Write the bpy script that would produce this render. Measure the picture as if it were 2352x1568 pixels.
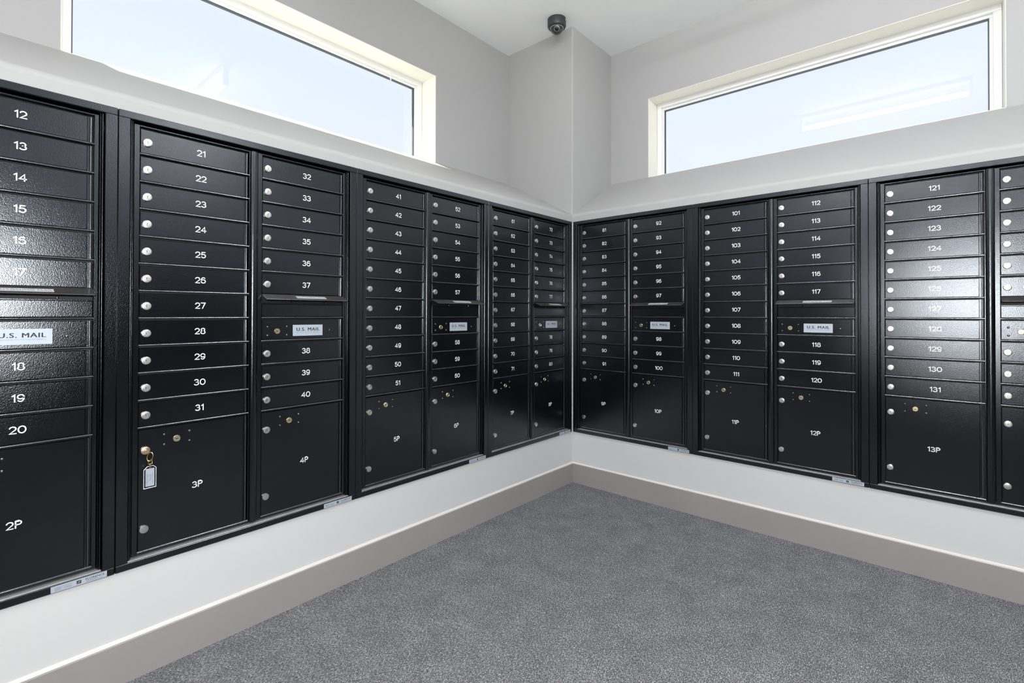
import bpy, bmesh, math, random
from mathutils import Vector, Matrix

# ------------------------------------------------------------------ scene, camera, light
for o in list(bpy.data.objects):
    bpy.data.objects.remove(o, do_unlink=True)
scene = bpy.context.scene
C = scene.collection

CAM = Vector((-2.8528, -1.9433, 1.1564))
YAW, PITCH, ROLL = 0.7225, 0.0077, 0.0019
FOCAL, PX, PY = 1131.0, 1172.98, 713.02          # in pixels of the 2352x1568 frame
F = Vector((math.cos(YAW)*math.cos(PITCH), math.sin(YAW)*math.cos(PITCH), math.sin(PITCH)))
R0 = Vector((math.sin(YAW), -math.cos(YAW), 0)); U0 = R0.cross(F)
RT = math.cos(ROLL)*R0 + math.sin(ROLL)*U0
UP = -math.sin(ROLL)*R0 + math.cos(ROLL)*U0
cd = bpy.data.cameras.new('camera')
cam = bpy.data.objects.new('camera', cd); C.objects.link(cam)
cd.sensor_fit = 'HORIZONTAL'; cd.sensor_width = 36.0
cd.lens = FOCAL/2352*36.0
cd.shift_x = -(PX-1176.0)/2352; cd.shift_y = (PY-784.0)/2352
cd.clip_start = 0.02
cam.matrix_world = Matrix((( RT.x, UP.x, -F.x, CAM.x), (RT.y, UP.y, -F.y, CAM.y), (RT.z, UP.z, -F.z, CAM.z), (0, 0, 0, 1)))
scene.camera = cam

scene.view_settings.view_transform = 'Standard'
scene.view_settings.look = 'None'
scene.view_settings.exposure = 0.31
scene.view_settings.gamma = 1.0
scene.view_settings.use_curve_mapping = False

# hazy bright sky: white near the horizon, faintly blue higher up
world = bpy.data.worlds.new('hazy_sky'); scene.world = world; world.use_nodes = True
wn, wl = world.node_tree.nodes, world.node_tree.links
wn.clear()
wo = wn.new('ShaderNodeOutputWorld'); bg = wn.new('ShaderNodeBackground')
tc = wn.new('ShaderNodeTexCoord'); sx = wn.new('ShaderNodeSeparateXYZ'); rp = wn.new('ShaderNodeValToRGB')
wl.new(tc.outputs['Generated'], sx.inputs[0]); wl.new(sx.outputs['Z'], rp.inputs[0])
rp.color_ramp.elements[0].position = 0.0; rp.color_ramp.elements[0].color = (0.955, 0.965, 1.0, 1)
rp.color_ramp.elements[1].position = 0.75; rp.color_ramp.elements[1].color = (0.68, 0.78, 1.0, 1)
wl.new(rp.outputs[0], bg.inputs['Color']); bg.inputs['Strength'].default_value = 0.89
wl.new(bg.outputs[0], wo.inputs['Surface'])

sun_d = bpy.data.lights.new('sun', 'SUN'); sun_d.energy = 14.0; sun_d.angle = 0.006; sun_d.color = (1.0, 0.96, 0.9)
sun = bpy.data.objects.new('sun', sun_d); C.objects.link(sun)
sun.location = (-3, 6, 8)
sun.rotation_euler = Vector((0.37, -1.0, -1.15)).to_track_quat('-Z', 'Y').to_euler()

# the photographer's flash, held just above the camera
fl_d = bpy.data.lights.new('camera_flash', 'SPOT'); fl_d.energy = 132.0; fl_d.shadow_soft_size = 0.06
fl_d.spot_size = math.radians(152); fl_d.spot_blend = 0.5
fl = bpy.data.objects.new('camera_flash', fl_d); C.objects.link(fl)
fl.location = (-2.95, -2.14, 1.29)
fl.rotation_euler = Vector((F.x, F.y, 0.10)).to_track_quat('-Z', 'Y').to_euler()

# ------------------------------------------------------------------ sizes
W, HGT = 0.832, 1.451
G1, G2, ZB = 0.0171, 0.0115, 0.3472
ZT = ZB + HGT
ZC = 3.168
D1, D2 = 0.600, 0.530
ZL0, ZL1 = 1.850, 2.166                             # sloping ledge: front and back height
XE, YE = -5.2, -4.2                                # far ends of the room
WT = 0.26                                          # outer wall thickness
ZW = 2.748                                         # window head
LX0, LX1 = -2.585, -0.727                          # left window opening
RY0, RY1 = -2.172, -0.309                          # right window opening

# ------------------------------------------------------------------ materials
MATS = {}
def mat(name, color, rough=0.5, metal=0.0, spec=0.5, emit=None, estr=0.0):
    m = bpy.data.materials.new(name); m.use_nodes = True
    b = m.node_tree.nodes['Principled BSDF']
    b.inputs['Base Color'].default_value = (*color, 1)
    b.inputs['Roughness'].default_value = rough
    b.inputs['Metallic'].default_value = metal
    b.inputs['Specular IOR Level'].default_value = spec
    if emit:
        b.inputs['Emission Color'].default_value = (*emit, 1); b.inputs['Emission Strength'].default_value = estr
    MATS[name] = m
    return m
def noise_bump(m, scale, strength, dist=0.001, detail=2.0, world=True):
    nt = m.node_tree; n = nt.nodes; b = n['Principled BSDF']
    tx = n.new('ShaderNodeTexNoise'); tx.inputs['Scale'].default_value = scale; tx.inputs['Detail'].default_value = detail
    g = n.new('ShaderNodeNewGeometry'); nt.links.new(g.outputs['Position'], tx.inputs['Vector'])
    bp = n.new('ShaderNodeBump'); bp.inputs['Strength'].default_value = strength; bp.inputs['Distance'].default_value = dist
    nt.links.new(tx.outputs['Fac'], bp.inputs['Height']); nt.links.new(bp.outputs[0], b.inputs['Normal'])
    return tx

lowp = mat('pale_lower_wall_paint', (0.60, 0.60, 0.595), 0.55, spec=0.3); noise_bump(lowp, 220, 0.12, 0.0006)
wallp = mat('grey_wall_paint', (0.385, 0.385, 0.380), 0.55, spec=0.3); noise_bump(wallp, 220, 0.12, 0.0006)
ceilp = mat('white_ceiling_paint', (0.89, 0.90, 0.90), 0.7, spec=0.2); noise_bump(ceilp, 180, 0.1, 0.0006)
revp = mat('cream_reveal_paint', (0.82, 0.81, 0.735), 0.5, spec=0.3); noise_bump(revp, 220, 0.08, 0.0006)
basep = mat('taupe_baseboard_paint', (0.29, 0.271, 0.264), 0.45, spec=0.4); noise_bump(basep, 200, 0.06, 0.0005)
capp = mat('pale_top_edge', (0.66, 0.635, 0.625), 0.5, spec=0.3); noise_bump(capp, 200, 0.06, 0.0005)
def powder_coat(name, base, rough, ior, scale, bump):
    """glossy black coat with a fine orange-peel skin"""
    m = bpy.data.materials.new(name); m.use_nodes = True
    n, l = m.node_tree.nodes, m.node_tree.links; n.clear()
    out = n.new('ShaderNodeOutputMaterial'); mx = n.new('ShaderNodeMixShader')
    df = n.new('ShaderNodeBsdfDiffuse'); df.inputs['Color'].default_value = (*base, 1)
    gl = n.new('ShaderNodeBsdfGlossy'); gl.distribution = 'BECKMANN'; gl.inputs['Roughness'].default_value = rough
    gl.inputs['Color'].default_value = (0.88, 0.94, 1.0, 1)
    fr = n.new('ShaderNodeFresnel'); fr.inputs['IOR'].default_value = ior
    g = n.new('ShaderNodeNewGeometry'); tx = n.new('ShaderNodeTexNoise')
    tx.inputs['Scale'].default_value = scale; tx.inputs['Detail'].default_value = 1.0
    bp = n.new('ShaderNodeBump'); bp.inputs['Strength'].default_value = bump; bp.inputs['Distance'].default_value = 0.001
    l.new(g.outputs['Position'], tx.inputs['Vector']); l.new(tx.outputs['Fac'], bp.inputs['Height'])
    for s_ in (gl, df): l.new(bp.outputs[0], s_.inputs['Normal'])
    l.new(fr.outputs[0], mx.inputs[0]); l.new(df.outputs[0], mx.inputs[1]); l.new(gl.outputs[0], mx.inputs[2])
    l.new(mx.outputs[0], out.inputs['Surface']); return m
black = powder_coat('black_powder_coat', (0.0016, 0.0018, 0.003), 0.275, 1.70, 380, 0.27)
edge = powder_coat('glossy_black_edge', (0.012, 0.013, 0.016), 0.24, 2.6, 450, 0.06)
sheenm = mat('painted_sill_sheen', (0.50, 0.51, 0.52), 0.38, metal=0.6); noise_bump(sheenm, 500, 0.05, 0.0003)  # pale tone puts the sheen on the trim's top into colour
blackd = mat('black_interior', (0.006, 0.006, 0.007), 0.6); noise_bump(blackd, 330, 0.1, 0.0005)
rivm = mat('dark_rivet', (0.16, 0.165, 0.175), 0.24, metal=0.9); noise_bump(rivm, 300, 0.05, 0.0003)
hoodm = mat('hood_sheen_coat', (0.030, 0.027, 0.026), 0.30, spec=0.6); noise_bump(hoodm, 330, 0.08, 0.0006)  # brown tone puts the light mirrored on the hood into its colour
chrome = mat('satin_chrome', (0.78, 0.76, 0.72), 0.30, metal=1.0); noise_bump(chrome, 900, 0.04, 0.0002)
brass = mat('worn_brass', (0.80, 0.69, 0.45), 0.30, metal=1.0); noise_bump(brass, 900, 0.05, 0.0002)
gold = mat('bright_gold', (0.86, 0.60, 0.20), 0.22, metal=1.0); noise_bump(gold, 900, 0.04, 0.0002)
slotm = mat('dark_keyway', (0.05, 0.045, 0.04), 0.5); noise_bump(slotm, 900, 0.05, 0.0002)
white = mat('white_print', (0.88, 0.88, 0.88), 0.5); noise_bump(white, 600, 0.03, 0.0001)
silver = mat('silver_label_film', (0.42, 0.47, 0.53), 0.55, metal=0.2); noise_bump(silver, 600, 0.04, 0.0002)
ink = mat('dark_ink', (0.02, 0.022, 0.03), 0.6); noise_bump(ink, 600, 0.03, 0.0001)
greyink = mat('grey_ink', (0.22, 0.26, 0.31), 0.6); noise_bump(greyink, 600, 0.03, 0.0001)
framew = mat('white_window_frame', (0.80, 0.80, 0.79), 0.35); noise_bump(framew, 300, 0.04, 0.0003)
gask = mat('dark_gasket', (0.05, 0.065, 0.08), 0.5); noise_bump(gask, 400, 0.05, 0.0003)
housm = mat('charcoal_housing', (0.030, 0.031, 0.033), 0.4); noise_bump(housm, 500, 0.06, 0.0003)
lensm = mat('lens_black', (0.004, 0.004, 0.005), 0.08); noise_bump(lensm, 500, 0.01, 0.0001)
paper = mat('tag_paper', (0.42, 0.44, 0.50), 0.6); noise_bump(paper, 500, 0.05, 0.0002)
acry = mat('clear_tag_rim', (0.90, 0.91, 0.93), 0.15); noise_bump(acry, 500, 0.03, 0.0002)
lampw = mat('white_lamp_housing', (0.8, 0.8, 0.8), 0.4); noise_bump(lampw, 300, 0.04, 0.0003)
asph = mat('pale_bounce_ground', (0.32, 0.31, 0.29), 0.9, spec=0.2); noise_bump(asph, 60, 0.4, 0.004)
lampe = mat('lit_diffuser', (0.9, 0.9, 0.9), 0.4, emit=(0.985, 0.99, 1.0), estr=76.0)

def tint_noise(m, scale, amount, detail=3.0):
    """a little uneven tone, fixed to the surface"""
    nt = m.node_tree; n = nt.nodes; b = n['Principled BSDF']
    col = tuple(b.inputs['Base Color'].default_value)
    tx = n.new('ShaderNodeTexNoise'); tx.inputs['Scale'].default_value = scale; tx.inputs['Detail'].default_value = detail
    g = n.new('ShaderNodeNewGeometry'); nt.links.new(g.outputs['Position'], tx.inputs['Vector'])
    r = n.new('ShaderNodeValToRGB')
    r.color_ramp.elements[0].position = 0.3; r.color_ramp.elements[1].position = 0.7
    r.color_ramp.elements[0].color = tuple(c*(1-amount) for c in col[:3]) + (1,)
    r.color_ramp.elements[1].color = tuple(min(1, c*(1+amount)) for c in col[:3]) + (1,)
    nt.links.new(tx.outputs['Fac'], r.inputs[0]); nt.links.new(r.outputs[0], b.inputs['Base Color'])
for m_ in (wallp, lowp, ceilp, revp): tint_noise(m_, 1.3, 0.012)
tint_noise(basep, 2.0, 0.02)

# glass: clear, with the mirror share that its angle gives it
def glass_mat(name, ior=1.5, rough=0.0, tint=(1, 1, 1)):
    m = bpy.data.materials.new(name); m.use_nodes = True
    n, l = m.node_tree.nodes, m.node_tree.links; n.clear()
    out = n.new('ShaderNodeOutputMaterial'); mx = n.new('ShaderNodeMixShader')
    fr = n.new('ShaderNodeFresnel'); ge = n.new('ShaderNodeNewGeometry')
    im = n.new('ShaderNodeMapRange')               # the same mirror share from both faces of the sheet
    im.inputs['To Min'].default_value = ior; im.inputs['To Max'].default_value = 1.0/ior
    l.new(ge.outputs['Backfacing'], im.inputs['Value']); l.new(im.outputs[0], fr.inputs['IOR'])
    tr = n.new('ShaderNodeBsdfTransparent'); tr.inputs['Color'].default_value = (*tint, 1)
    gl = n.new('ShaderNodeBsdfGlossy'); gl.inputs['Roughness'].default_value = rough
    l.new(fr.outputs[0], mx.inputs[0]); l.new(tr.outputs[0], mx.inputs[1]); l.new(gl.outputs[0], mx.inputs[2])
    l.new(mx.outputs[0], out.inputs['Surface']); return m
glass = glass_mat('window_glass', 1.45, 0.0, (0.97, 0.985, 0.985))
domeg = glass_mat('dome_glass', 1.5, 0.02, (0.9, 0.9, 0.92))
clearp = glass_mat('clear_plastic', 1.3, 0.1, (0.95, 0.96, 0.97))

# carpet: short fibres lying in many directions, light and dark grey
carpet = mat('grey_cut_pile_carpet', (0.15, 0.15, 0.16), 0.95, spec=0.1)
def carpet_nodes():
    nt = carpet.node_tree; n, l = nt.nodes, nt.links; b = n['Principled BSDF']
    g = n.new('ShaderNodeNewGeometry')
    outs = []
    for ang, sc in ((0.3, 1.0), (1.35, 1.1), (2.4, 0.95)):
        mp = n.new('ShaderNodeMapping'); mp.inputs['Rotation'].default_value = (0, 0, ang)
        mp.inputs['Scale'].default_value = (150*sc, 340*sc, 1)
        l.new(g.outputs['Position'], mp.inputs['Vector'])
        wob = n.new('ShaderNodeTexNoise'); wob.inputs['Scale'].default_value = 1.0; wob.inputs['Detail'].default_value = 1.0
        wob.inputs['Distortion'].default_value = 0.6
        l.new(mp.outputs[0], wob.inputs['Vector']); outs.append(wob.outputs['Fac'])
    m1 = n.new('ShaderNodeMath'); m1.operation = 'MAXIMUM'; l.new(outs[0], m1.inputs[0]); l.new(outs[1], m1.inputs[1])
    m2 = n.new('ShaderNodeMath'); m2.operation = 'MAXIMUM'; l.new(m1.outputs[0], m2.inputs[0]); l.new(outs[2], m2.inputs[1])
    big = n.new('ShaderNodeTexNoise'); big.inputs['Scale'].default_value = 9.0; big.inputs['Detail'].default_value = 3.0
    l.new(g.outputs['Position'], big.inputs['Vector'])
    bm_ = n.new('ShaderNodeMath'); bm_.operation = 'MULTIPLY_ADD'; bm_.inputs[1].default_value = 0.09; bm_.inputs[2].default_value = -0.05
    l.new(big.outputs['Fac'], bm_.inputs[0])
    ad = n.new('ShaderNodeMath'); ad.operation = 'ADD'; l.new(m2.outputs[0], ad.inputs[0]); l.new(bm_.outputs[0], ad.inputs[1])
    r = n.new('ShaderNodeValToRGB'); cr = r.color_ramp
    cr.elements[0].position = 0.45; cr.elements[0].color = (0.050, 0.051, 0.055, 1)
    cr.elements[1].position = 0.80; cr.elements[1].color = (0.55, 0.55, 0.57, 1)
    e = cr.elements.new(0.60); e.color = (0.150, 0.151, 0.160, 1)
    l.new(ad.outputs[0], r.inputs[0]); l.new(r.outputs[0], b.inputs['Base Color'])
    bp = n.new('ShaderNodeBump'); bp.inputs['Strength'].default_value = 0.6; bp.inputs['Distance'].default_value = 0.004
    l.new(ad.outputs[0], bp.inputs['Height']); l.new(bp.outputs[0], b.inputs['Normal'])
carpet_nodes()

# ------------------------------------------------------------------ mesh helpers
class MB:
    def __init__(s): s.v = []; s.f = []; s.m = []; s.mi = 0
    def add(s, vs, fs):
        k = len(s.v); s.v += [tuple(p) for p in vs]
        for f in fs: s.f.append([i+k for i in f]); s.m.append(s.mi)
    def box(s, a, b, c=0.0):
        x0, y0, z0 = (min(a[i], b[i]) for i in range(3)); x1, y1, z1 = (max(a[i], b[i]) for i in range(3))
        if c <= 0:
            vs = [(x, y, z) for z in (z0, z1) for y in (y0, y1) for x in (x0, x1)]
            s.add(vs, [(0, 2, 3, 1), (4, 5, 7, 6), (0, 1, 5, 4), (2, 6, 7, 3), (0, 4, 6, 2), (1, 3, 7, 5)]); return
        idx = {}; vs = []
        lo = (x0, y0, z0); hi = (x1, y1, z1)
        for cx in (0, 1):
            for cy in (0, 1):
                for cz in (0, 1):
                    cor = (cx, cy, cz)
                    for ax in range(3):
                        p = []
                        for i in range(3):
                            base = hi[i] if cor[i] else lo[i]
                            if i != ax: base += (-c if cor[i] else c)
                            p.append(base)
                        idx[(cor, ax)] = len(vs); vs.append(p)
        fs = []
        ctr = Vector(((x0+x1)/2, (y0+y1)/2, (z0+z1)/2))
        def face(ids):
            pts = [Vector(vs[i]) for i in ids]
            nrm = (pts[1]-pts[0]).cross(pts[2]-pts[0])
            if nrm.dot(sum(pts, Vector())/len(pts)-ctr) < 0: ids = list(reversed(ids))
            fs.append(ids)
        for ax in range(3):
            o1, o2 = [i for i in range(3) if i != ax]
            for s_ in (0, 1):
                q = []
                for a_, b_ in ((0, 0), (1, 0), (1, 1), (0, 1)):
                    cor = [0, 0, 0]; cor[ax] = s_; cor[o1] = a_; cor[o2] = b_
                    q.append(idx[(tuple(cor), ax)])
                face(q)
        for ax in range(3):
            o1, o2 = [i for i in range(3) if i != ax]
            for a_ in (0, 1):
                for b_ in (0, 1):
                    c0 = [0, 0, 0]; c0[o1] = a_; c0[o2] = b_; c1 = list(c0); c1[ax] = 1
                    face([idx[(tuple(c0), o1)], idx[(tuple(c1), o1)], idx[(tuple(c1), o2)], idx[(tuple(c0), o2)]])
        for cx in (0, 1):
            for cy in (0, 1):
                for cz in (0, 1): face([idx[((cx, cy, cz), i)] for i in range(3)])
        s.add(vs, fs)
    def lathe(s, prof, c, axis='-y', n=20):
        """prof: (radius, height) from base to tip; axis the direction of height"""
        ex = {'-y': (Vector((1, 0, 0)), Vector((0, 0, 1)), Vector((0, -1, 0))),
              '-z': (Vector((1, 0, 0)), Vector((0, 1, 0)), Vector((0, 0, -1))),
              'z': (Vector((1, 0, 0)), Vector((0, 1, 0)), Vector((0, 0, 1)))}[axis]
        c = Vector(c); vs = []; fs = []; rings = []
        for r, h in prof:
            if r <= 1e-7: rings.append([len(vs)]); vs.append(c+ex[2]*h)
            else:
                ring = []
                for i in range(n):
                    a = 2*math.pi*i/n
                    ring.append(len(vs)); vs.append(c+ex[0]*r*math.cos(a)+ex[1]*r*math.sin(a)+ex[2]*h)
                rings.append(ring)
        flip = ex[0].cross(ex[1]).dot(ex[2]) < 0
        for A, B in zip(rings, rings[1:]):
            for i in range(n):
                j = (i+1) % n
                if len(A) == 1 and len(B) == 1: continue
                if len(A) == 1: f = [A[0], B[j], B[i]]
                elif len(B) == 1: f = [A[i], A[j], B[0]]
                else: f = [A[i], A[j], B[j], B[i]]
                if flip: f.reverse()
                fs.append(f)
        s.add(vs, fs)
    def tube(s, pts, r, n=8, closed=False):
        pts = [Vector(p) for p in pts]; m = len(pts); rings = []; vs = []; fs = []
        prev = None
        for i, p in enumerate(pts):
            if closed: t = pts[(i+1) % m]-pts[i-1]
            else: t = pts[min(i+1, m-1)]-pts[max(i-1, 0)]
            t.normalize()
            if prev is None:
                a = Vector((0, 0, 1)) if abs(t.z) < 0.9 else Vector((1, 0, 0))
                u = t.cross(a).normalized()
            else: u = (prev - t*prev.dot(t)).normalized()
            prev = u; w = t.cross(u)
            ring = []
            for k in range(n):
                an = 2*math.pi*k/n; ring.append(len(vs)); vs.append(p+u*r*math.cos(an)+w*r*math.sin(an))
            rings.append(ring)
        rng = range(m) if closed else range(m-1)
        for i in rng:
            A, B = rings[i], rings[(i+1) % m]
            for k in range(n):
                j = (k+1) % n; fs.append([A[k], A[j], B[j], B[k]])
        if not closed: fs.append(list(reversed(rings[0]))); fs.append(rings[-1])
        s.add(vs, fs)
    def prism(s, poly, p0, ex, ey, depth):
        """poly (2D list) in plane p0 + x*ex + y*ey, extruded by vector depth"""
        p0, ex, ey, d = Vector(p0), Vector(ex), Vector(ey), Vector(depth); n = len(poly)
        vs = [p0+ex*a+ey*b for a, b in poly]; vs += [p+d for p in vs]
        fs = [list(range(n)), list(range(2*n-1, n-1, -1))]
        for i in range(n): j = (i+1) % n; fs.append([j, i, i+n, j+n])
        area = sum(poly[i][0]*poly[(i+1) % n][1]-poly[(i+1) % n][0]*poly[i][1] for i in range(n))
        if (ex.cross(ey).dot(d) > 0) == (area > 0): fs = [list(reversed(f)) for f in fs]
        s.add(vs, fs)
    def mesh(s, name, mats, smooth=None):
        me = bpy.data.meshes.new(name); me.from_pydata(s.v, [], s.f)
        for m_ in (mats if isinstance(mats, (list, tuple)) else [mats]): me.materials.append(m_)
        me.polygons.foreach_set('material_index', s.m)
        if smooth:
            me.polygons.foreach_set('use_smooth', [True]*len(me.polygons))
            me.set_sharp_from_angle(angle=smooth)
        me.update(); return me

def obj(name, me, parent=None, loc=(0, 0, 0)):
    o = bpy.data.objects.new(name, me); C.objects.link(o); o.location = loc
    if parent: o.parent = parent
    return o
def tag(o, label=None, cat=None, group=None, kind=None):
    if label: o['label'] = label
    if cat: o['category'] = cat
    if group: o['group'] = group
    if kind: o['kind'] = kind
    return o
def empty(name, loc, rz=0.0):
    o = bpy.data.objects.new(name, None); C.objects.link(o); o.location = loc; o.rotation_euler = (0, 0, rz)
    o.empty_display_size = 0.1
    return o

# ------------------------------------------------------------------ lettering
# single-stroke engraver's figures: polylines in a cell 0..w, 0..1
def arc(cx, cy, rx, ry, a0, a1, n=12):
    return [(cx+rx*math.cos(math.radians(a0+(a1-a0)*i/n)), cy+ry*math.sin(math.radians(a0+(a1-a0)*i/n))) for i in range(n+1)]
GL = {
 '0': (0.86, [arc(0.43, 0.5, 0.40, 0.5, 0, 360, 24)]),
 '1': (0.40, [[(0.06, 0.80), (0.32, 1.0), (0.32, 0.0)]]),
 '2': (0.74, [arc(0.37, 0.70, 0.34, 0.30, 165, -35, 12)+[(0.04, 0.0), (0.72, 0.0)]]),
 '3': (0.74, [arc(0.34, 0.75, 0.30, 0.25, 150, -90, 12)+arc(0.34, 0.26, 0.36, 0.26, 90, -150, 12)]),
 '4': (0.80, [[(0.58, 0.0), (0.58, 1.0), (0.03, 0.28), (0.78, 0.28)]]),
 '5': (0.74, [[(0.64, 1.0), (0.14, 1.0), (0.08, 0.56)]+arc(0.36, 0.32, 0.34, 0.32, 130, -150, 14)]),
 '6': (0.76, [arc(0.40, 0.52, 0.36, 0.48, 48, 185, 10)+arc(0.38, 0.31, 0.34, 0.31, 165, 525, 22)]),
 '7': (0.70, [[(0.02, 1.0), (0.68, 1.0), (0.24, 0.0)]]),
 '8': (0.76, [arc(0.38, 0.76, 0.29, 0.24, 0, 360, 18), arc(0.38, 0.27, 0.35, 0.27, 0, 360, 20)]),
 '9': (0.76, [arc(0.36, 0.48, 0.36, 0.48, 228, 365, 10)+arc(0.38, 0.69, 0.34, 0.31, -15, 345, 22)]),
 'P': (0.72, [[(0.06, 0.0), (0.06, 1.0), (0.40, 1.0)]+arc(0.40, 0.74, 0.28, 0.26, 90, -90, 10)+[(0.06, 0.48)]]),
}
def stroke_text(txt, h, t):
    """flat figures in the local xz plane facing -y, centred on the origin"""
    b = MB(); x = 0.0; gap = 0.19; runs = []
    for ch in txt:
        w, ls = GL[ch]; runs.append((x, ls)); x += w+gap
    tot = x-gap
    for x0, ls in runs:
        for li in ls:
            P = [((px+x0-tot/2)*h, (pz-0.5)*h) for px, pz in li]
            closed = abs(P[0][0]-P[-1][0]) < 1e-6 and abs(P[0][1]-P[-1][1]) < 1e-6
            if closed: P = P[:-1]
            n = len(P); L = []; Rr = []
            for i in range(n):
                a = P[i-1] if (i > 0 or closed) else None; c = P[(i+1) % n] if (i < n-1 or closed) else None
                p = P[i]
                def nd(q0, q1):
                    d = Vector((q1[0]-q0[0], q1[1]-q0[1])); d.normalize(); return Vector((-d.y, d.x))
                if a is None: m_ = nd(p, c)
                elif c is None: m_ = nd(a, p)
                else:
                    n1, n2 = nd(a, p), nd(p, c); s_ = n1+n2
                    m_ = n1 if s_.length < 1e-4 else s_/max(0.45, s_.length**2/2)
                L.append((p[0]+m_.x*t/2, 0, p[1]+m_.y*t/2)); Rr.append((p[0]-m_.x*t/2, 0, p[1]-m_.y*t/2))
            fs = []
            for i in range(n if closed else n-1):
                j = (i+1) % n; fs.append([n+i, n+j, j, i])
            b.add(L+Rr, fs)
            if not closed:
                for e, q in ((0, 1), (n-1, n-2)):
                    d = Vector((P[e][0]-P[q][0], P[e][1]-P[q][1])).normalized(); base = math.atan2(d.y, d.x)
                    vs = [(P[e][0]+t/2*math.cos(base-math.pi/2+math.pi*k/6), 0, P[e][1]+t/2*math.sin(base-math.pi/2+math.pi*k/6)) for k in range(7)]
                    b.add(vs, [list(range(7))])
    return b
def font_mesh(txt, size, bold=0.0, align='CENTER', spacing=1.0):
    cu = bpy.data.curves.new('letters', 'FONT'); cu.body = txt; cu.size = size; cu.offset = bold
    cu.align_x = align; cu.align_y = 'CENTER'; cu.space_character = spacing; cu.resolution_u = 3
    o = bpy.data.objects.new('letters', cu); C.objects.link(o)
    dg = bpy.context.evaluated_depsgraph_get()
    me = bpy.data.meshes.new_from_object(o.evaluated_get(dg))
    vs = [(v.co.x, 0.0, v.co.y) for v in me.vertices]; fs = [list(p.vertices) for p in me.polygons]
    bpy.data.objects.remove(o); bpy.data.curves.remove(cu); bpy.data.meshes.remove(me)
    return vs, fs

# ------------------------------------------------------------------ the room
def structure(name, b, m, label, cat, smooth=None):
    o = obj(name, b.mesh(name, m, smooth)); return tag(o, label, cat, kind='structure')

b = MB(); b.box((XE-.3, YE-.3, -0.06), (D2+WT, D1+WT, 0.0))
structure('floor', b, carpet, 'grey speckled cut pile carpet covering the whole floor', 'carpet')
b = MB(); b.box((XE-.3, YE-.3, ZC), (D2+WT, D1+WT, ZC+0.2))
structure('ceiling', b, ceilp, 'flat white painted ceiling above both window walls', 'ceiling')

NL, NR = 4, 3
ZLW = ZL0-0.0165                                   # top of the upright lower wall, where the ledge begins to bend
# lower walls, open where the mailbox units are let in
b = MB()
xl = -(G1+NL*W)
b.box((XE, 0, 0), (0, 0.03, ZB+0.010)); b.mi = 1; b.box((XE, 0, ZT-0.010), (0, 0.03, ZLW)); b.mi = 0
b.box((XE, 0, ZB+0.010), (xl+0.010, 0.03, ZT-0.010)); b.box((-G1-0.010, 0, ZB+0.010), (0, 0.03, ZT-0.010))
structure('wall_left', b, [lowp, wallp], 'light grey lower wall holding the mailboxes numbered 12 to 80', 'wall')
b = MB()
yr = -(G2+NR*W)
b.box((0, YE, 0), (0.03, 0, ZB+0.010)); b.mi = 1; b.box((0, YE, ZT-0.010), (0.03, 0, ZLW)); b.mi = 0
b.box((0, YE, ZB+0.010), (0.03, yr+0.010, ZT-0.010)); b.box((0, -G2-0.010, ZB+0.010), (0.03, 0, ZT-0.010))
structure('wall_right', b, [lowp, wallp], 'light grey lower wall holding the mailboxes numbered 81 to 131', 'wall')

# sloping ledges on top of the lower walls, with a rounded front edge
def ledge_profile(d):
    k = (ZL1-ZL0)/d; th = math.atan(k); r = 0.030      # rounded where the wall turns into the slope
    T = r*math.tan((math.pi/2-th)/2); pts = []
    cy, cz = r, ZL0-T
    for i in range(13):
        a = math.pi-(math.pi/2-th)*i/12
        pts.append((cy+r*math.cos(a), cz+r*math.sin(a)))
    pts += [(d, ZL1), (d, ZL1-0.08), (0.06, cz)]
    return pts
b = MB(); b.prism(ledge_profile(D1), (XE, 0, 0), (0, 1, 0), (0, 0, 1), (-XE, 0, 0))
structure('wall_ledge_left', b, wallp, 'grey sloping ledge under the left window', 'ledge')
b = MB(); b.prism(ledge_profile(D2), (0, YE, 0), (1, 0, 0), (0, 0, 1), (0, -YE, 0))
structure('wall_ledge_right', b, wallp, 'grey sloping ledge under the right window', 'ledge')

# upper window walls, reveals painted cream
def window_wall(name, horizontal, label):
    b = MB()
    if horizontal:
        y0, y1 = D1, D1+WT
        def bx(a0, a1, z0, z1): b.box((a0, y0, z0), (a1, y1, z1))
        a0, a1, o0, o1 = XE, 0.0, LX0, LX1
    else:
        x0, x1 = D2, D2+WT
        def bx(a0, a1, z0, z1): b.box((x0, a0, z0), (x1, a1, z1))
        a0, a1, o0, o1 = YE, 0.0, RY0, RY1
    bx(a0, a1, 0, ZL1); bx(a0, a1, ZW, ZC); bx(a0, o0, ZL1, ZW); bx(o1, a1, ZL1, ZW)
    o = structure(name, b, wallp, label, 'wall')
    # thin painted lining of the opening
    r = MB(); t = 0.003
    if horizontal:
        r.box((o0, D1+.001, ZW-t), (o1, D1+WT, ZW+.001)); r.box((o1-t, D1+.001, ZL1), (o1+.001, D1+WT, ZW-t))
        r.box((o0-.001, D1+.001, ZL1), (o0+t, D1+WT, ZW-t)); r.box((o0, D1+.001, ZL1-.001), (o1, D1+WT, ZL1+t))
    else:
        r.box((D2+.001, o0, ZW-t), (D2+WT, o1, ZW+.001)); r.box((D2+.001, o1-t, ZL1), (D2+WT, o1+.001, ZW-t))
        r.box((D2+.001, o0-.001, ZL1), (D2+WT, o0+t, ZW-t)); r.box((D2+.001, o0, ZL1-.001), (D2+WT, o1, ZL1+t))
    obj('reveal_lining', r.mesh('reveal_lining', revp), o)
window_wall('wall_upper_left', True, 'grey upper wall around the left window')
window_wall('wall_upper_right', False, 'grey upper wall around the right window')

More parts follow.
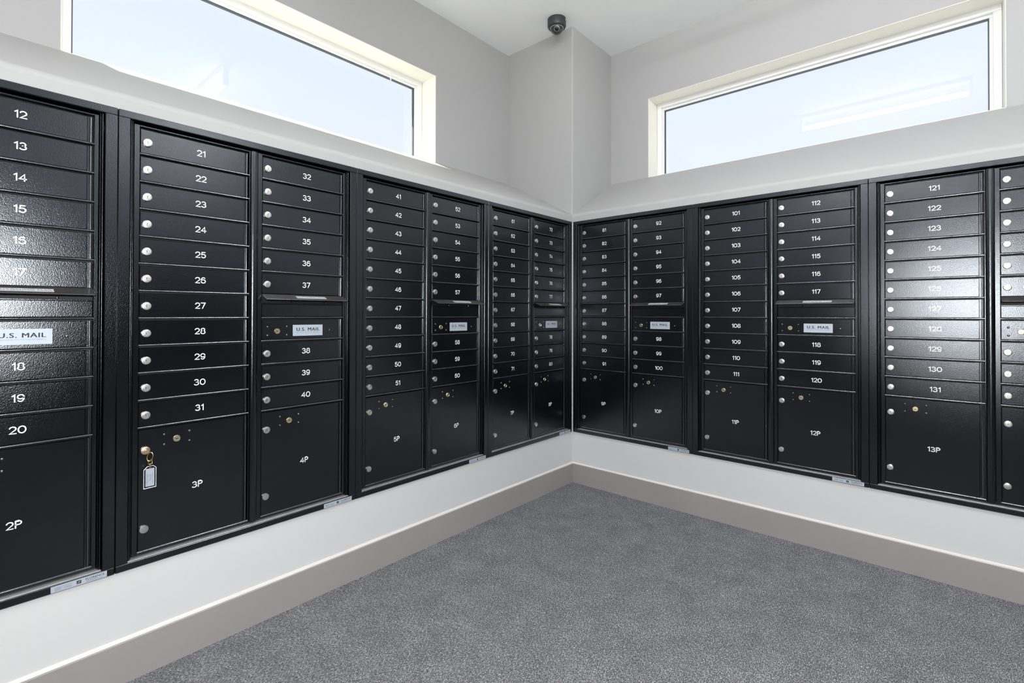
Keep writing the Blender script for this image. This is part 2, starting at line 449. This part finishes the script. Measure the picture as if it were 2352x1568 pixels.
# corner column
b = MB()
poly = [(0.010, 0.0), (D2+WT, 0.0), (D2+WT, D1+WT), (0.0, D1+WT), (0.0, 0.010), (0.0008, 0.005), (0.003, 0.002), (0.006, 0.0006)]
b.prism(poly, (0, 0, 0), (1, 0, 0), (0, 1, 0), (0, 0, ZC))
structure('wall_corner', b, wallp, 'grey corner column between the two windows', 'column')
# the far side of the room, behind the photographer: unseen; dark panels and high windows added for the reflections
def far_wall(name, p0, p1, label):
    p0, p1 = Vector((*p0, 0)), Vector((*p1, 0)); d = (p1-p0); L = d.length; d.normalize(); ang = math.atan2(d.y, d.x)
    t = empty(name, p0, ang); tag(t, label, 'wall', kind='structure')
    zk, zh = 1.86, 3.12
    b = MB(); b.box((0, -0.2, 0), (L, 0, zk)); obj('lower_wall', b.mesh('lower_wall', wallp), t)
    b = MB(); b.box((0.05, 0, 0.35), (L-0.05, 0.02, 1.80), 0.004); obj('added_dark_panel', b.mesh('added_dark_panel', blackd), t)
    b = MB(); b.box((0, -0.2, zh), (L, 0, ZC)); obj('head', b.mesh('head', wallp), t)
    n = 4
    for i in range(n+1):
        x = 0.03+(L-0.06)*i/n; b = MB(); b.box((x-0.03, -0.14, zk), (x+0.03, -0.04, zh), 0.003); obj('post', b.mesh('post', framew), t)
        if i < n:
            x2 = 0.03+(L-0.06)*(i+1)/n; b = MB(); b.box((x+0.03, -0.095, zk), (x2-0.03, -0.087, zh)); obj('pane', b.mesh('pane', glass), t)
far_wall('wall_side', (XE, YE), (D2+WT, YE), 'unseen far side wall with high windows added for reflections')
far_wall('wall_back', (XE, D1+WT), (XE, YE), 'unseen wall behind the photographer with high windows added for reflections')
b = MB(); b.box((-40, -40, -0.16), (40, 40, -0.08)); structure('ground', b, asph, 'unseen ground added outside, made pale to bounce light', 'ground')  # unseen ground added, toned pale to bounce light upward
# roof edge outside above the left window: it trims the sunlight
b = MB(); b.box((XE-.3, D1+WT, 3.265), (D2+WT, 1.5, 3.45)); structure('trim_1', b, framew, 'roof eave outside above the left window', 'eave')

# baseboards
BH, BT = 0.130, 0.014
b = MB(); b.prism([(0, 0), (-BT, 0), (-BT, BH-0.003), (-BT+0.003, BH), (0, BH)], (XE, 0, 0), (0, 1, 0), (0, 0, 1), (-XE-BT, 0, 0))
bl = structure('baseboard_left', b, basep, 'taupe painted baseboard along the left wall', 'baseboard')
b = MB(); b.prism([(0, BH), (-BT+0.004, BH), (-BT+0.005, BH+0.002), (-0.003, BH+0.0035), (0, BH+0.008)], (XE, 0, 0), (0, 1, 0), (0, 0, 1), (-XE-BT+.003, 0, 0))  # paler strip along the baseboard's top edge
obj('top_edge_strip', b.mesh('top_edge_strip', capp), bl)
b = MB(); b.prism([(0, 0), (-BT, 0), (-BT, BH-0.003), (-BT+0.003, BH), (0, BH)], (0, YE, 0), (1, 0, 0), (0, 0, 1), (0, -YE, 0))
br = structure('baseboard_right', b, basep, 'taupe painted baseboard along the right wall', 'baseboard')
b = MB(); b.prism([(0, BH), (-BT+0.004, BH), (-BT+0.005, BH+0.002), (-0.003, BH+0.0035), (0, BH+0.008)], (0, YE, 0), (1, 0, 0), (0, 0, 1), (0, -YE, 0))
obj('top_edge_strip', b.mesh('top_edge_strip', capp), br)

# windows, built facing -y with local x along the opening
def window(name, loc, rz, length, label, latch):
    h = ZW-ZL1-0.003; t = empty(name, loc, rz); tag(t, label, 'window', kind='structure')
    fw, fd = 0.034, 0.07
    zs = -0.036                                     # the bottom rail is sunk behind the sill
    b = MB(); y0 = 0.140
    e = 0.004
    b.box((e, y0, h-fw), (length-e, y0+fd, h), 0.003); b.box((e, y0, zs), (length-e, y0+fd, zs+fw), 0.003)
    b.box((e, y0+.0005, zs+fw), (e+fw, y0+fd, h-fw), 0.003); b.box((length-fw-e, y0+.0005, zs+fw), (length-e, y0+fd, h-fw), 0.003)
    obj('window_frame', b.mesh('window_frame', framew), t)
    # inner glazing bead, a step back
    b = MB(); g0 = y0+0.022; q = fw+0.002; gw = 0.014
    for (x0, x1, z0, z1) in ((q, length-q, h-q-gw, h-q+.004), (q, length-q, zs+q-.004, zs+q+gw), (q, q+gw, zs+q+gw, h-q-gw), (length-q-gw, length-q, zs+q+gw, h-q-gw)):
        b.box((x0, g0, z0), (x1, g0+0.03, z1), 0.002)
    obj('glazing_bead', b.mesh('glazing_bead', framew), t)
    b = MB(); q2 = q+gw-0.002; gq = 0.007
    for (x0, x1, z0, z1) in ((q2, length-q2, h-q2-gq, h-q2), (q2, length-q2, zs+q2, zs+q2+gq), (q2, q2+gq, zs+q2+gq, h-q2-gq), (length-q2-gq, length-q2, zs+q2+gq, h-q2-gq)):
        b.box((x0, g0+0.008, z0), (x1, g0+0.026, z1))
    obj('gasket', b.mesh('gasket', gask), t)
    b = MB(); b.box((q2, g0+0.014, zs+q2), (length-q2, g0+0.018, h-q2))
    obj('pane', b.mesh('pane', glass), t)
    if latch is not None:
        b = MB(); b.box((latch-.006, y0-.006, h-fw-.012), (latch+.006, y0+.004, h-fw+.012), .002)
        b.tube([(latch, y0-.004, h-fw-.008), (latch+.002, y0-.006, h-fw-.030), (latch+.008, y0-.006, h-fw-.048)], 0.0035, 8)
        obj('latch', b.mesh('latch', framew, 0.6), t)
    return t
window('window_1', (LX0, D1, ZL1+0.003), 0, LX1-LX0, 'long white framed window in the left wall with bright sky', LX1-LX0-0.27)
window('window_2', (D2, RY1, ZL1+0.003), -math.pi/2, RY1-RY0, 'long white framed window in the right wall with bright sky', None)

# ------------------------------------------------------------------ mailbox units
# local frame of a unit: x across, z up, -y out of the wall
ROW = 0.0889
V0 = 1.3285                                        # divider under the first row
LXL, LXR = 0.0595, 0.393                           # left column opening
RXL, RXR = 0.441, 0.777                            # right column opening
PB = 0.0395                                        # bottom of the parcel doors
YF = 0.010                                         # face of the inner frame behind the wall plane
YD = 0.0125                                        # face of the doors
DW = LXR-LXL

def m_trim():
    b = MB(); y0, y1 = -0.009, 0.012; e = 0.0006; s, t_, bt = 0.031, 0.0235, 0.0225
    b.box((e, y0, HGT-t_), (W-e, y1, HGT), 0.002); b.box((e, y0, 0), (W-e, y1, bt), 0.002)
    b.box((e, y0+.0003, bt-.001), (s, y1, HGT-t_+.001), 0.0015); b.box((W-s, y0+.0003, bt-.001), (W-e, y1, HGT-t_+.001), 0.0015)
    return b.mesh('trim_flange', black)
def m_frame():
    b = MB(); c = 0.0014
    zt, zb = HGT-0.0295, 0.0305
    # slim bead inside the trim, then the flat inner frame
    for xc in (0.0355, W-0.0355):
        n = 8; r = 0.0024; pts = [(xc-r, 0.03)]+[(xc-r*math.cos(math.pi*i/n), 0.004-r*math.sin(math.pi*i/n)) for i in range(n+1)]+[(xc+r, 0.03)]
        b.prism(pts, (0, 0, 0.024), (1, 0, 0), (0, 1, 0), (0, 0, HGT-0.049))
    for xc in (0.0405, W-0.0405):
        n = 6; r = 0.0012; pts = [(xc-r, 0.03)]+[(xc-r*math.cos(math.pi*i/n), 0.008-r*math.sin(math.pi*i/n)) for i in range(n+1)]+[(xc+r, 0.03)]
        b.prism(pts, (0, 0, 0.024), (1, 0, 0), (0, 1, 0), (0, 0, HGT-0.049))
    b.box((0.0435, YF, zb), (LXL, 0.03, zt), c); b.box((RXR, YF, zb), (W-0.0435, 0.03, zt), c)
    b.box((LXL-.002, YF+.0003, zt-0.0055), (RXR+.002, 0.03, zt), c); b.box((LXL-.002, YF+.0003, zb), (RXR+.002, 0.03, PB-0.002), c)
    return b.mesh('inner_frame', black, 0.6)
def m_mullion():
    b = MB(); x0, x1 = LXR+0.0005, RXL-0.0005; zb, zt = 0.0315, HGT-0.0305
    prof = []
    b.box((x0, YF, zb), (x0+0.004, 0.03, zt), 0.001)
    xa, xb = x0+0.005, x0+0.030; n = 8                    # rounded post
    pts = [(xa, 0.03)]
    for i in range(n+1):
        a = math.pi*i/n; pts.append(((xa+xb)/2-(xb-xa)/2*math.cos(a), YF-0.001-0.007*math.sin(a)))
    pts.append((xb, 0.03))
    b.prism(pts, (0, 0, zb), (1, 0, 0), (0, 1, 0), (0, 0, zt-zb))
    b.box((xb+0.001, YF, zb), (x1, 0.03, zt), 0.001)
    return b.mesh('centre_post', black, 0.5)
def m_sill():
    b = MB(); b.box((0.0325, -0.004, 0.0222), (W-0.0325, 0.028, 0.0252), 0.0006); return b.mesh('sill_sheen_strip', sheenm)  # strip added in place of the light mirrored on the bottom trim
def m_body():
    b = MB(); b.box((0.036, 0.034, 0.026), (W-0.036, 0.40, HGT-0.026)); return b.mesh('cabinet_body', blackd)
def m_shelf(w):
    b = MB(); n = 8; r = 0.0027
    pts = [(0.03, -r)]+[(YF+0.0005-0.0027*math.sin(math.pi*i/n), -r*math.cos(math.pi*i/n)) for i in range(n+1)]+[(0.03, r)]
    b.prism(pts, (-0.001, 0, 0), (0, 1, 0), (0, 0, 1), (w+0.002, 0, 0)); return b.mesh('shelf_edge', edge, 0.6)
def hinge(b, x, z0, z1, r=0.0028):
    n = 8; pts = [(x-r, YD+0.012)]+[(x-r*math.cos(math.pi*i/n), YD+0.0012-r*math.sin(math.pi*i/n)) for i in range(n+1)]+[(x+r, YD+0.012)]
    b.prism(pts, (0, 0, z0), (1, 0, 0), (0, 1, 0), (0, 0, z1-z0))
def m_door(w, h):
    b = MB(); fw = w-0.0155
    b.box((0.0012, YD, 0.0035), (fw, YD+0.015, h-0.0078), 0.0014)
    # hinge edge: a small step and the barrel
    b.box((fw+0.0008, YD+0.006, 0.0035), (w-0.004, YD+0.015, h-0.0078))
    b.mi = 1; hinge(b, w-0.0072, 0.0037, h-0.0080)
    return b.mesh('door_leaf', [black, edge], 0.6)
def m_lock():
    b = MB()
    b.lathe([(0.0132, 0), (0.0132, 0.0045), (0.0122, 0.0062), (0.0098, 0.0068), (0.0092, 0.0058), (0.0078, 0.0058), (0.0074, 0.0070), (0.0058, 0.0072), (0.0055, 0.0062), (0, 0.0062)], (0, 0, 0), n=22)
    b.mi = 1; b.box((-0.0008, -0.0066, -0.0040), (0.0008, -0.0058, 0.0040))
    return b.mesh('cam_lock', [chrome, slotm], 0.5)
def m_knob():
    b = MB(); b.lathe([(0.0128, 0), (0.0128, 0.0050), (0.0120, 0.0066), (0.0105, 0.0070), (0, 0.0072)], (0, 0, 0), n=24)
    return b.mesh('round_cap', chrome, 0.5)
def m_arrow():
    b = MB(); b.lathe([(0.0108, 0), (0.0108, 0.0026), (0.0098, 0.0036), (0.0090, 0.0026), (0.0078, 0.0026), (0, 0.0029)], (0, 0, 0), n=20)
    b.mi = 1; b.box((-0.0055, -0.0034, -0.0005), (0.0055, -0.0024, 0.0009)); b.box((-0.002, -0.0034, -0.0017), (0.002, -0.0024, 0.0004))
    return b.mesh('brass_cylinder', [brass, slotm], 0.5)
def m_rivet():
    b = MB(); b.lathe([(0.0046, 0), (0.0044, 0.0014), (0.0034, 0.0030), (0.0018, 0.0038), (0, 0.0040)], (0, 0, 0), n=12)
    return b.mesh('rivet', rivm, 1.2)
def m_hood():
    b = MB(); w = RXR-RXL
    prof = [(0.020, 0.0), (0.006, 0.001), (-0.034, -0.0165), (-0.036, -0.0195), (-0.034, -0.0205), (-0.0325, -0.0190), (0.006, -0.003), (0.020, -0.003)]
    b.prism(prof, (0.001, 0, 0), (0, 1, 0), (0, 0, 1), (w-0.002, 0, 0))
    return b.mesh('slot_hood', hoodm)
def m_hood_label():
    # a strip lying on the slope of the hood
    b = MB(); p0 = Vector((0, 0.002, -0.0007)); p1 = Vector((0, -0.033, -0.0160)); d = (p1-p0).normalized()
    n = Vector((0, d.z, -d.y)); n = n if n.z > 0 else -n
    a = p0+d*0.009+n*0.0006; c = p0+d*0.031+n*0.0006
    x0, x1 = 0.122, 0.245
    b.add([(x0, *a.yz), (x1, *a.yz), (x1, *c.yz), (x0, *c.yz)], [(3, 2, 1, 0), (0, 1, 2, 3)])
    vs, fs = font_mesh('OUTGOING MAIL', 0.0145, 0.0, spacing=1.05)
    b.mi = 1; m_ = (a+c)/2+n*0.0005; zc = (x0+x1)/2
    b.add([(zc+v[0], m_.y-d.y*v[2], m_.z-d.z*v[2]) for v in vs], fs)
    return b.mesh('outgoing_mail_label', [white, greyink])
def m_slot_panel():
    b = MB(); w = RXR-RXL
    b.box((0.001, YD, 0.004), (w-0.001, YD+0.015, 0.0520), 0.0012)
    b.box((0.001, YD-0.001, 0.0524), (w-0.001, YD+0.004, 0.0562), 0.0010)
    for x in (0.112, 0.252): b.box((x, YD-0.004, 0.0560), (x+0.006, YD+0.004, 0.0640), 0.001)
    return b.mesh('outgoing_mail_slot', black)
def m_master():
    b = MB(); w = RXR-RXL
    b.box((0.001, YD, 0.0035), (w-0.0155, YD+0.015, ROW-0.0078), 0.0014)
    b.box((w-0.0145, YD+0.006, 0.0035), (w-0.004, YD+0.015, ROW-0.0078)); b.mi = 1; hinge(b, w-0.0072, 0.0037, ROW-0.0080)
    return b.mesh('master_lock_panel', [black, edge], 0.6)
def m_us_label():
    b = MB(); b.box((-0.0625, -0.0008, -0.0222), (0.0625, 0.0004, 0.0222))
    b.mi = 1
    vs, fs = font_mesh('U.S. MAIL', 0.0215, 0.0, spacing=1.12)
    for sh in (-0.0006, -0.0002, 0.0002, 0.0006): b.add([(v[0]+sh, -0.0011-abs(sh)*0.2, v[2]*0.88+0.0035) for v in vs], fs)
    b.mi = 2
    vs, fs = font_mesh('APPROVED BY THE POSTMASTER GENERAL', 0.0052, 0.0); b.add([(v[0], -0.0011, v[2]-0.0085) for v in vs], fs)
    return b.mesh('us_mail_label', [silver, ink, greyink])
def m_plate():
    b = MB(); l, h = 0.127, 0.0178
    b.box((0, -0.0008, 0), (l, 0.0003, h))
    b.mi = 2
    z = -0.0011
    def bar(x0, x1, z0, z1): b.add([(x0, z, z0), (x1, z, z0), (x1, z, z1), (x0, z, z1)], [(0, 1, 2, 3)])
    for x0, x1, z0 in ((.008, .023, .0035), (.008, .021, .0060), (.008, .024, .0085), (.029, .046, .0045), (.029, .044, .0070), (.008, .047, .0115), (.078, .118, .0030), (.078, .105, .0050)):
        bar(x0, x1, z0, z0+.0013)
    b.mi = 1
    bar(.0565, .0672, .0045, .0140)
    vs, fs = font_mesh('FLORENCE', 0.0085, 0.0001, spacing=1.1); b.add([(v[0]+0.099, z, v[2]+0.0110) for v in vs], fs)
    b.mi = 0; b.add([(.0585, z-.0002, .0060), (.0640, z-.0002, .0095), (.0655, z-.0002, .0125), (.0610, z-.0002, .0100)], [(0, 1, 2, 3)])
    return b.mesh('data_plate', [silver, ink, greyink])

ME = dict(trim=m_trim(), sill=m_sill(), frame=m_frame(), mull=m_mullion(), body=m_body(), shelf=m_shelf(DW), shelfr=m_shelf(RXR-RXL),
          door=m_door(DW, ROW), doorr=m_door(RXR-RXL, ROW), lock=m_lock(), knob=m_knob(), arrow=m_arrow(), rivet=m_rivet(),
          hood=m_hood(), hoodl=m_hood_label(), slot=m_slot_panel(), master=m_master(), us=m_us_label(), plate=m_plate(),
          parcel=m_door(DW, V0-10*ROW-PB+0.002), parcelr=m_door(RXR-RXL, V0-10*ROW-PB+0.002))
LOCK_U, LOCK_V = 0.0200, 0.0390
NUM_U = 0.1755

def make_unit(loc, rz, first, parcel, label):
    """first: number on the topmost left door; parcel: number of the left parcel locker"""
    t = empty('mailbox_unit', loc, rz); tag(t, label, 'mailboxes', 'black mailbox units let into the walls')
    obj('trim_flange', ME['trim'], t); obj('inner_frame', ME['frame'], t); obj('centre_post', ME['mull'], t); obj('cabinet_body', ME['body'], t)
    obj('sill_sheen_strip', ME['sill'], t); obj('shelf_edge', ME['shelf'], t, (LXL, 0, PB-0.0005)); obj('shelf_edge', ME['shelfr'], t, (RXL, 0, PB-0.0005))
    def door(x, z, num, right):
        d = obj('mailbox_door', ME['doorr' if right else 'door'], t, (x, 0, z))
        obj('lock', ME['lock'], d, (LOCK_U, YD, LOCK_V))
        nm = stroke_text(str(num), 0.0188, 0.0031).mesh('number', white)
        obj('number', nm, d, (NUM_U, YD-0.0004, 0.0425))
    def parcel_door(x, num, right):
        d = obj('parcel_door', ME['parcelr' if right else 'parcel'], t, (x, 0, PB-0.002))
        z0 = PB-0.002
        obj('lock', ME['lock'], d, (LOCK_U, YD, 0.3640-z0))
        obj('round_cap', ME['knob'], d, (LOCK_U-0.003, YD, 0.1100-z0))
        obj('brass_cylinder', ME['arrow'], d, (0.1075, YD, 0.3875-z0))
        for dx in (0.0715, 0.1450):
            for v in (0.4065, 0.3730): obj('rivet', ME['rivet'], d, (dx, YD, v-z0))
        nm = stroke_text('%dP' % num, 0.0188, 0.0031).mesh('number', white)
        obj('number', nm, d, (0.1700, YD-0.0004, 0.2170-z0))
    n = first
    for i in range(11):
        z = V0-i*ROW
        door(LXL, z, n, False); n += 1
        obj('shelf_edge', ME['shelf'], t, (LXL, 0, z))
    for i in range(11):
        z = V0-i*ROW
        if i == 6:
            s = obj('outgoing_mail_slot', ME['slot'], t, (RXL, 0, z))
            h = obj('hood', ME['hood'], s, (0, 0, ROW-0.0005)); tag(h, 'sloping black hood with brown sheen in its colour over the outgoing mail slot')
            obj('outgoing_mail_label', ME['hoodl'], s, (0, 0, ROW-0.0005))
        elif i == 7:
            s = obj('master_lock_panel', ME['master'], t, (RXL, 0, z))
            obj('us_mail_label', ME['us'], s, (0.1830, YD-0.0002, 0.0370))
            obj('brass_cylinder', ME['arrow'], s, (0.0590, YD, 0.0360))
            for dx, v in ((0.0225, 0.0535), (0.0225, 0.0200), (0.0960, 0.0530), (0.0960, 0.0200), (0.2765, 0.0355)):
                obj('rivet', ME['rivet'], s, (dx, YD, v))
        else:
            door(RXL, z, n, True); n += 1
        if i != 5: obj('shelf_edge', ME['shelfr'], t, (RXL, 0, z))
    parcel_door(LXL, parcel, False); parcel_door(RXL, parcel+1, True)
    obj('data_plate', ME['plate'], t, (0.6855, -0.0091, 0.0025))
    return t

units = []
LABEL = ['leftmost black mailbox unit with doors 12 to 20 and parcel locker 2P',
         'black mailbox unit with doors 21 to 40 and a key in parcel locker 3P',
         'black mailbox unit with doors 41 to 60 above parcel lockers 5P and 6P',
         'black mailbox unit with doors 61 to 80, left of the corner',
         'black mailbox unit with doors 81 to 100, right of the corner',
         'black mailbox unit with doors 101 to 120 above parcel lockers 11P and 12P',
         'rightmost black mailbox unit with doors 121 to 131 and parcel locker 13P']
for k in range(NL-1, -1, -1):
    i = NL-1-k
    f = 1+20*i; p = 1+2*i
    units.append(make_unit((-(G1+(k+1)*W), 0, ZB), 0, f, p,
        LABEL[i]))
for k in range(NR):
    i = NL+k
    f = 1+20*i; p = 1+2*i
    units.append(make_unit((0, -(G2+k*W), ZB), -math.pi/2, f, p,
        LABEL[i]))

# ------------------------------------------------------------------ key with its tag, left in the lock of locker 3P
ux, uz = -(G1+3*W), ZB
kt = empty('key_with_tag', (ux+LXL+LOCK_U, YD-0.0072, uz+0.3640)); tag(kt, 'brass key with clear plastic tag hanging from the lock of locker 3P', 'key')
b = MB(); b.lathe([(0.0118, 0), (0.0118, 0.0012), (0.0100, 0.0020), (0, 0.0020)], (0, 0, 0), n=20)
obj('lock_collar', b.mesh('lock_collar', mat('copper_pink_metal', (0.80, 0.56, 0.40), 0.3, metal=1.0), 0.5), kt)  # copper-pink disc on the lock face around the key
b = MB(); b.box((-0.0010, -0.010, -0.0045), (0.0010, 0.0, 0.0045), 0.0004)
b.lathe([(0.0, -0.001), (0.0060, -0.001), (0.0060, 0.001), (0.0, 0.001)], (0, -0.013, -0.001), n=16)
obj('key', b.mesh('key', brass, 0.6), kt)
b = MB(); ring = [(0.0085+0.0070*math.cos(a)+0.002*math.sin(a), -0.013-0.004*math.cos(a), -0.0185+0.0135*math.sin(a)) for a in [2*math.pi*i/24 for i in range(24)]]
b.tube(ring, 0.0018, 8, True); obj('split_ring', b.mesh('split_ring', gold, 1.2), kt)
b = MB(); b.tube([(0.0035, -0.0135, -0.0320), (0.0150, -0.0135, -0.0310), (0.0145, -0.0135, -0.0415), (0.0040, -0.0135, -0.0425)], 0.0012, 8, True)
obj('swivel_link', b.mesh('swivel_link', gold, 1.2), kt)
b = MB(); b.tube([(0.0090, -0.0135, -0.0415), (0.0125, -0.0130, -0.0480), (0.0118, -0.0115, -0.0545), (0.0080, -0.0115, -0.0545), (0.0070, -0.0145, -0.0480)], 0.0009, 8, True)
obj('wire_loop', b.mesh('wire_loop', gold, 1.2), kt)
# tag, hanging against the door
tw, th = 0.0340, 0.0720; x0 = -0.0075; z1 = -0.0490
outer = [(x0, z1-th), (x0+tw, z1-th+0.001), (x0+tw, z1-0.007), (x0+tw-0.008, z1), (x0+0.010, z1-0.001), (x0, z1-0.011)]
def inset(poly, d):
    c = Vector((sum(p[0] for p in poly)/len(poly), sum(p[1] for p in poly)/len(poly))); out = []
    for p in poly:
        v = Vector(p)-c; out.append((c.x+v.x*(1-d/abs(tw/2)), c.y+v.y*(1-d/abs(th/2))))
    return out
inner = inset(outer, 0.0011)
b = MB(); n = len(outer); y0, y1 = -0.0105, -0.0065
vs = [(x, y0, z) for x, z in outer]+[(x, y0, z) for x, z in inner]+[(x, y1, z) for x, z in outer]+[(x, y1, z) for x, z in inner]
fs = []
for i in range(n):
    j = (i+1) % n
    fs += [[i, j, n+j, n+i], [2*n+j, 2*n+i, 3*n+i, 3*n+j], [i, 2*n+i, 2*n+j, j], [n+i, n+j, 3*n+j, 3*n+i]]
b.add(vs, fs); tg = obj('tag_rim', b.mesh('tag_rim', acry), kt); tag(tg, 'clear plastic tag with bright bevelled rim')
b = MB(); b.prism(inner, (0, -0.0092, 0), (1, 0, 0), (0, 0, 1), (0, 0.0010, 0)); obj('plastic_window', b.mesh('plastic_window', clearp), tg)
b = MB(); b.box((x0+0.0055, -0.0084, z1-th+0.0060), (x0+tw-0.0045, -0.0078, z1-0.0085))
b.mi = 1
for q, (xa, za, zb_) in enumerate(((0.0085, 0.008, 0.050), (0.0105, 0.012, 0.046), (0.0150, 0.020, 0.044), (0.0180, 0.018, 0.042), (0.0205, 0.022, 0.040), (0.0240, 0.014, 0.048))):
    for s_ in range(int((zb_-za)/0.0045)):
        za_ = za+s_*0.0045
        b.add([(x0+xa, -0.0086, z1-th+0.004+za_), (x0+xa+0.0013, -0.0086, z1-th+0.004+za_), (x0+xa+0.0013, -0.0086, z1-th+0.0075+za_), (x0+xa, -0.0086, z1-th+0.0075+za_)], [(0, 1, 2, 3)])
obj('paper_insert', b.mesh('paper_insert', [paper, greyink]), tg)

# ------------------------------------------------------------------ dome security camera under the ceiling
sc = empty('security_camera', (-0.137, 0.036, ZC)); tag(sc, 'small charcoal dome security camera on the ceiling by the corner column', 'camera')
b = MB(); b.lathe([(0.0, 0.0), (0.0625, 0.0), (0.0630, 0.004), (0.0630, 0.046), (0.0600, 0.054), (0.0500, 0.059), (0.0455, 0.0595), (0.0445, 0.052), (0.0, 0.052)], (0, 0, 0), '-z', 40)
obj('housing', b.mesh('housing', housm, 0.45), sc)
b = MB(); b.lathe([(0.0452, 0.0570), (0.0452, 0.0600), (0.0415, 0.0620), (0.0410, 0.0575)], (0, 0, 0), '-z', 40)
obj('dome_ring', b.mesh('dome_ring', chrome, 0.5), sc)
b = MB(); prof = [(0.0425*math.cos(a), 0.0590+0.0425*math.sin(a)) for a in [math.pi/2*i/10 for i in range(11)]]; prof[-1] = (0.0, prof[-1][1])
b.lathe(prof, (0, 0, 0), '-z', 32); obj('dome', b.mesh('dome', domeg, 1.2), sc)
# eyeball turned to the room
dirv = Vector((-0.70, -0.50, -0.52)).normalized()
lm = MB(); lm.lathe([(0.0, -0.020), (0.018, -0.020), (0.028, -0.008), (0.029, 0.004), (0.024, 0.014), (0.019, 0.016)], (0, 0, 0), 'z', 24)
lm.v = [tuple(c*1.28 for c in v) for v in lm.v]
lo = obj('eyeball', lm.mesh('eyeball', housm, 0.6), sc, (0, 0, -0.061)); lo.rotation_euler = dirv.to_track_quat('Z', 'Y').to_euler()
lm = MB(); lm.lathe([(0.021, 0.0125), (0.021, 0.0165), (0.0135, 0.0170), (0.0130, 0.012)], (0, 0, 0), 'z', 24)
obj('lens_ring', lm.mesh('lens_ring', mat('grey_lens_ring', (0.05, 0.05, 0.052), 0.25, metal=0.0), 0.6), lo)
lm = MB(); lm.lathe([(0.0132, 0.0120), (0.0132, 0.0150), (0.0100, 0.0185), (0.0, 0.0200)], (0, 0, 0), 'z', 24)
obj('lens', lm.mesh('lens', lensm, 0.9), lo)
sw = MB(); sw.lathe([(0.006, 0), (0.006, 0.0015), (0.003, 0.0025), (0, 0.0025)], (0, 0, 0), '-y', 12)
so = obj('screw_cap', sw.mesh('screw_cap', chrome, 0.6), sc, (0.063*math.cos(-1.25), 0.063*math.sin(-1.25), -0.014)); so.rotation_euler = (0, 0, -1.25+math.pi/2)

# ------------------------------------------------------------------ ceiling light over the middle of the room (mirrored in the right window)
def ceiling_light(loc, label):
    lt = empty('ceiling_light', loc); tag(lt, label, 'light', 'long ceiling lights')
    b = MB(); b.box((-0.028, -0.640, -0.040), (0.028, 0.640, 0.0), 0.003); obj('lamp_batten', b.mesh('lamp_batten', lampw), lt)
    b = MB()
    for s_ in (-1, 1): b.box((-0.020, s_*0.640, -0.160), (0.020, s_*0.612, -0.038), 0.003)
    obj('tube_holder', b.mesh('tube_holder', lampw), lt)
    b = MB(); n = 16; pts = [(0.022*math.cos(2*math.pi*i/n), -0.135+0.022*math.sin(2*math.pi*i/n)) for i in range(n)]
    b.prism(pts, (0, -0.612, 0), (1, 0, 0), (0, 0, 1), (0, 1.224, 0)); obj('tube', b.mesh('tube', lampe, 0.6), lt)
ceiling_light((-1.40, -1.49, ZC), 'long white ceiling light above the carpet, mirrored in the right window')
ceiling_light((-3.90, -1.49, ZC), 'unseen long white ceiling light added behind the photographer')  # unseen lamps added from here on, for fill and door reflections
ceiling_light((-1.40, -3.35, ZC), 'unseen long white ceiling light added near the far side wall')
ceiling_light((-3.90, -3.35, ZC), 'unseen long white ceiling light added in the far corner')
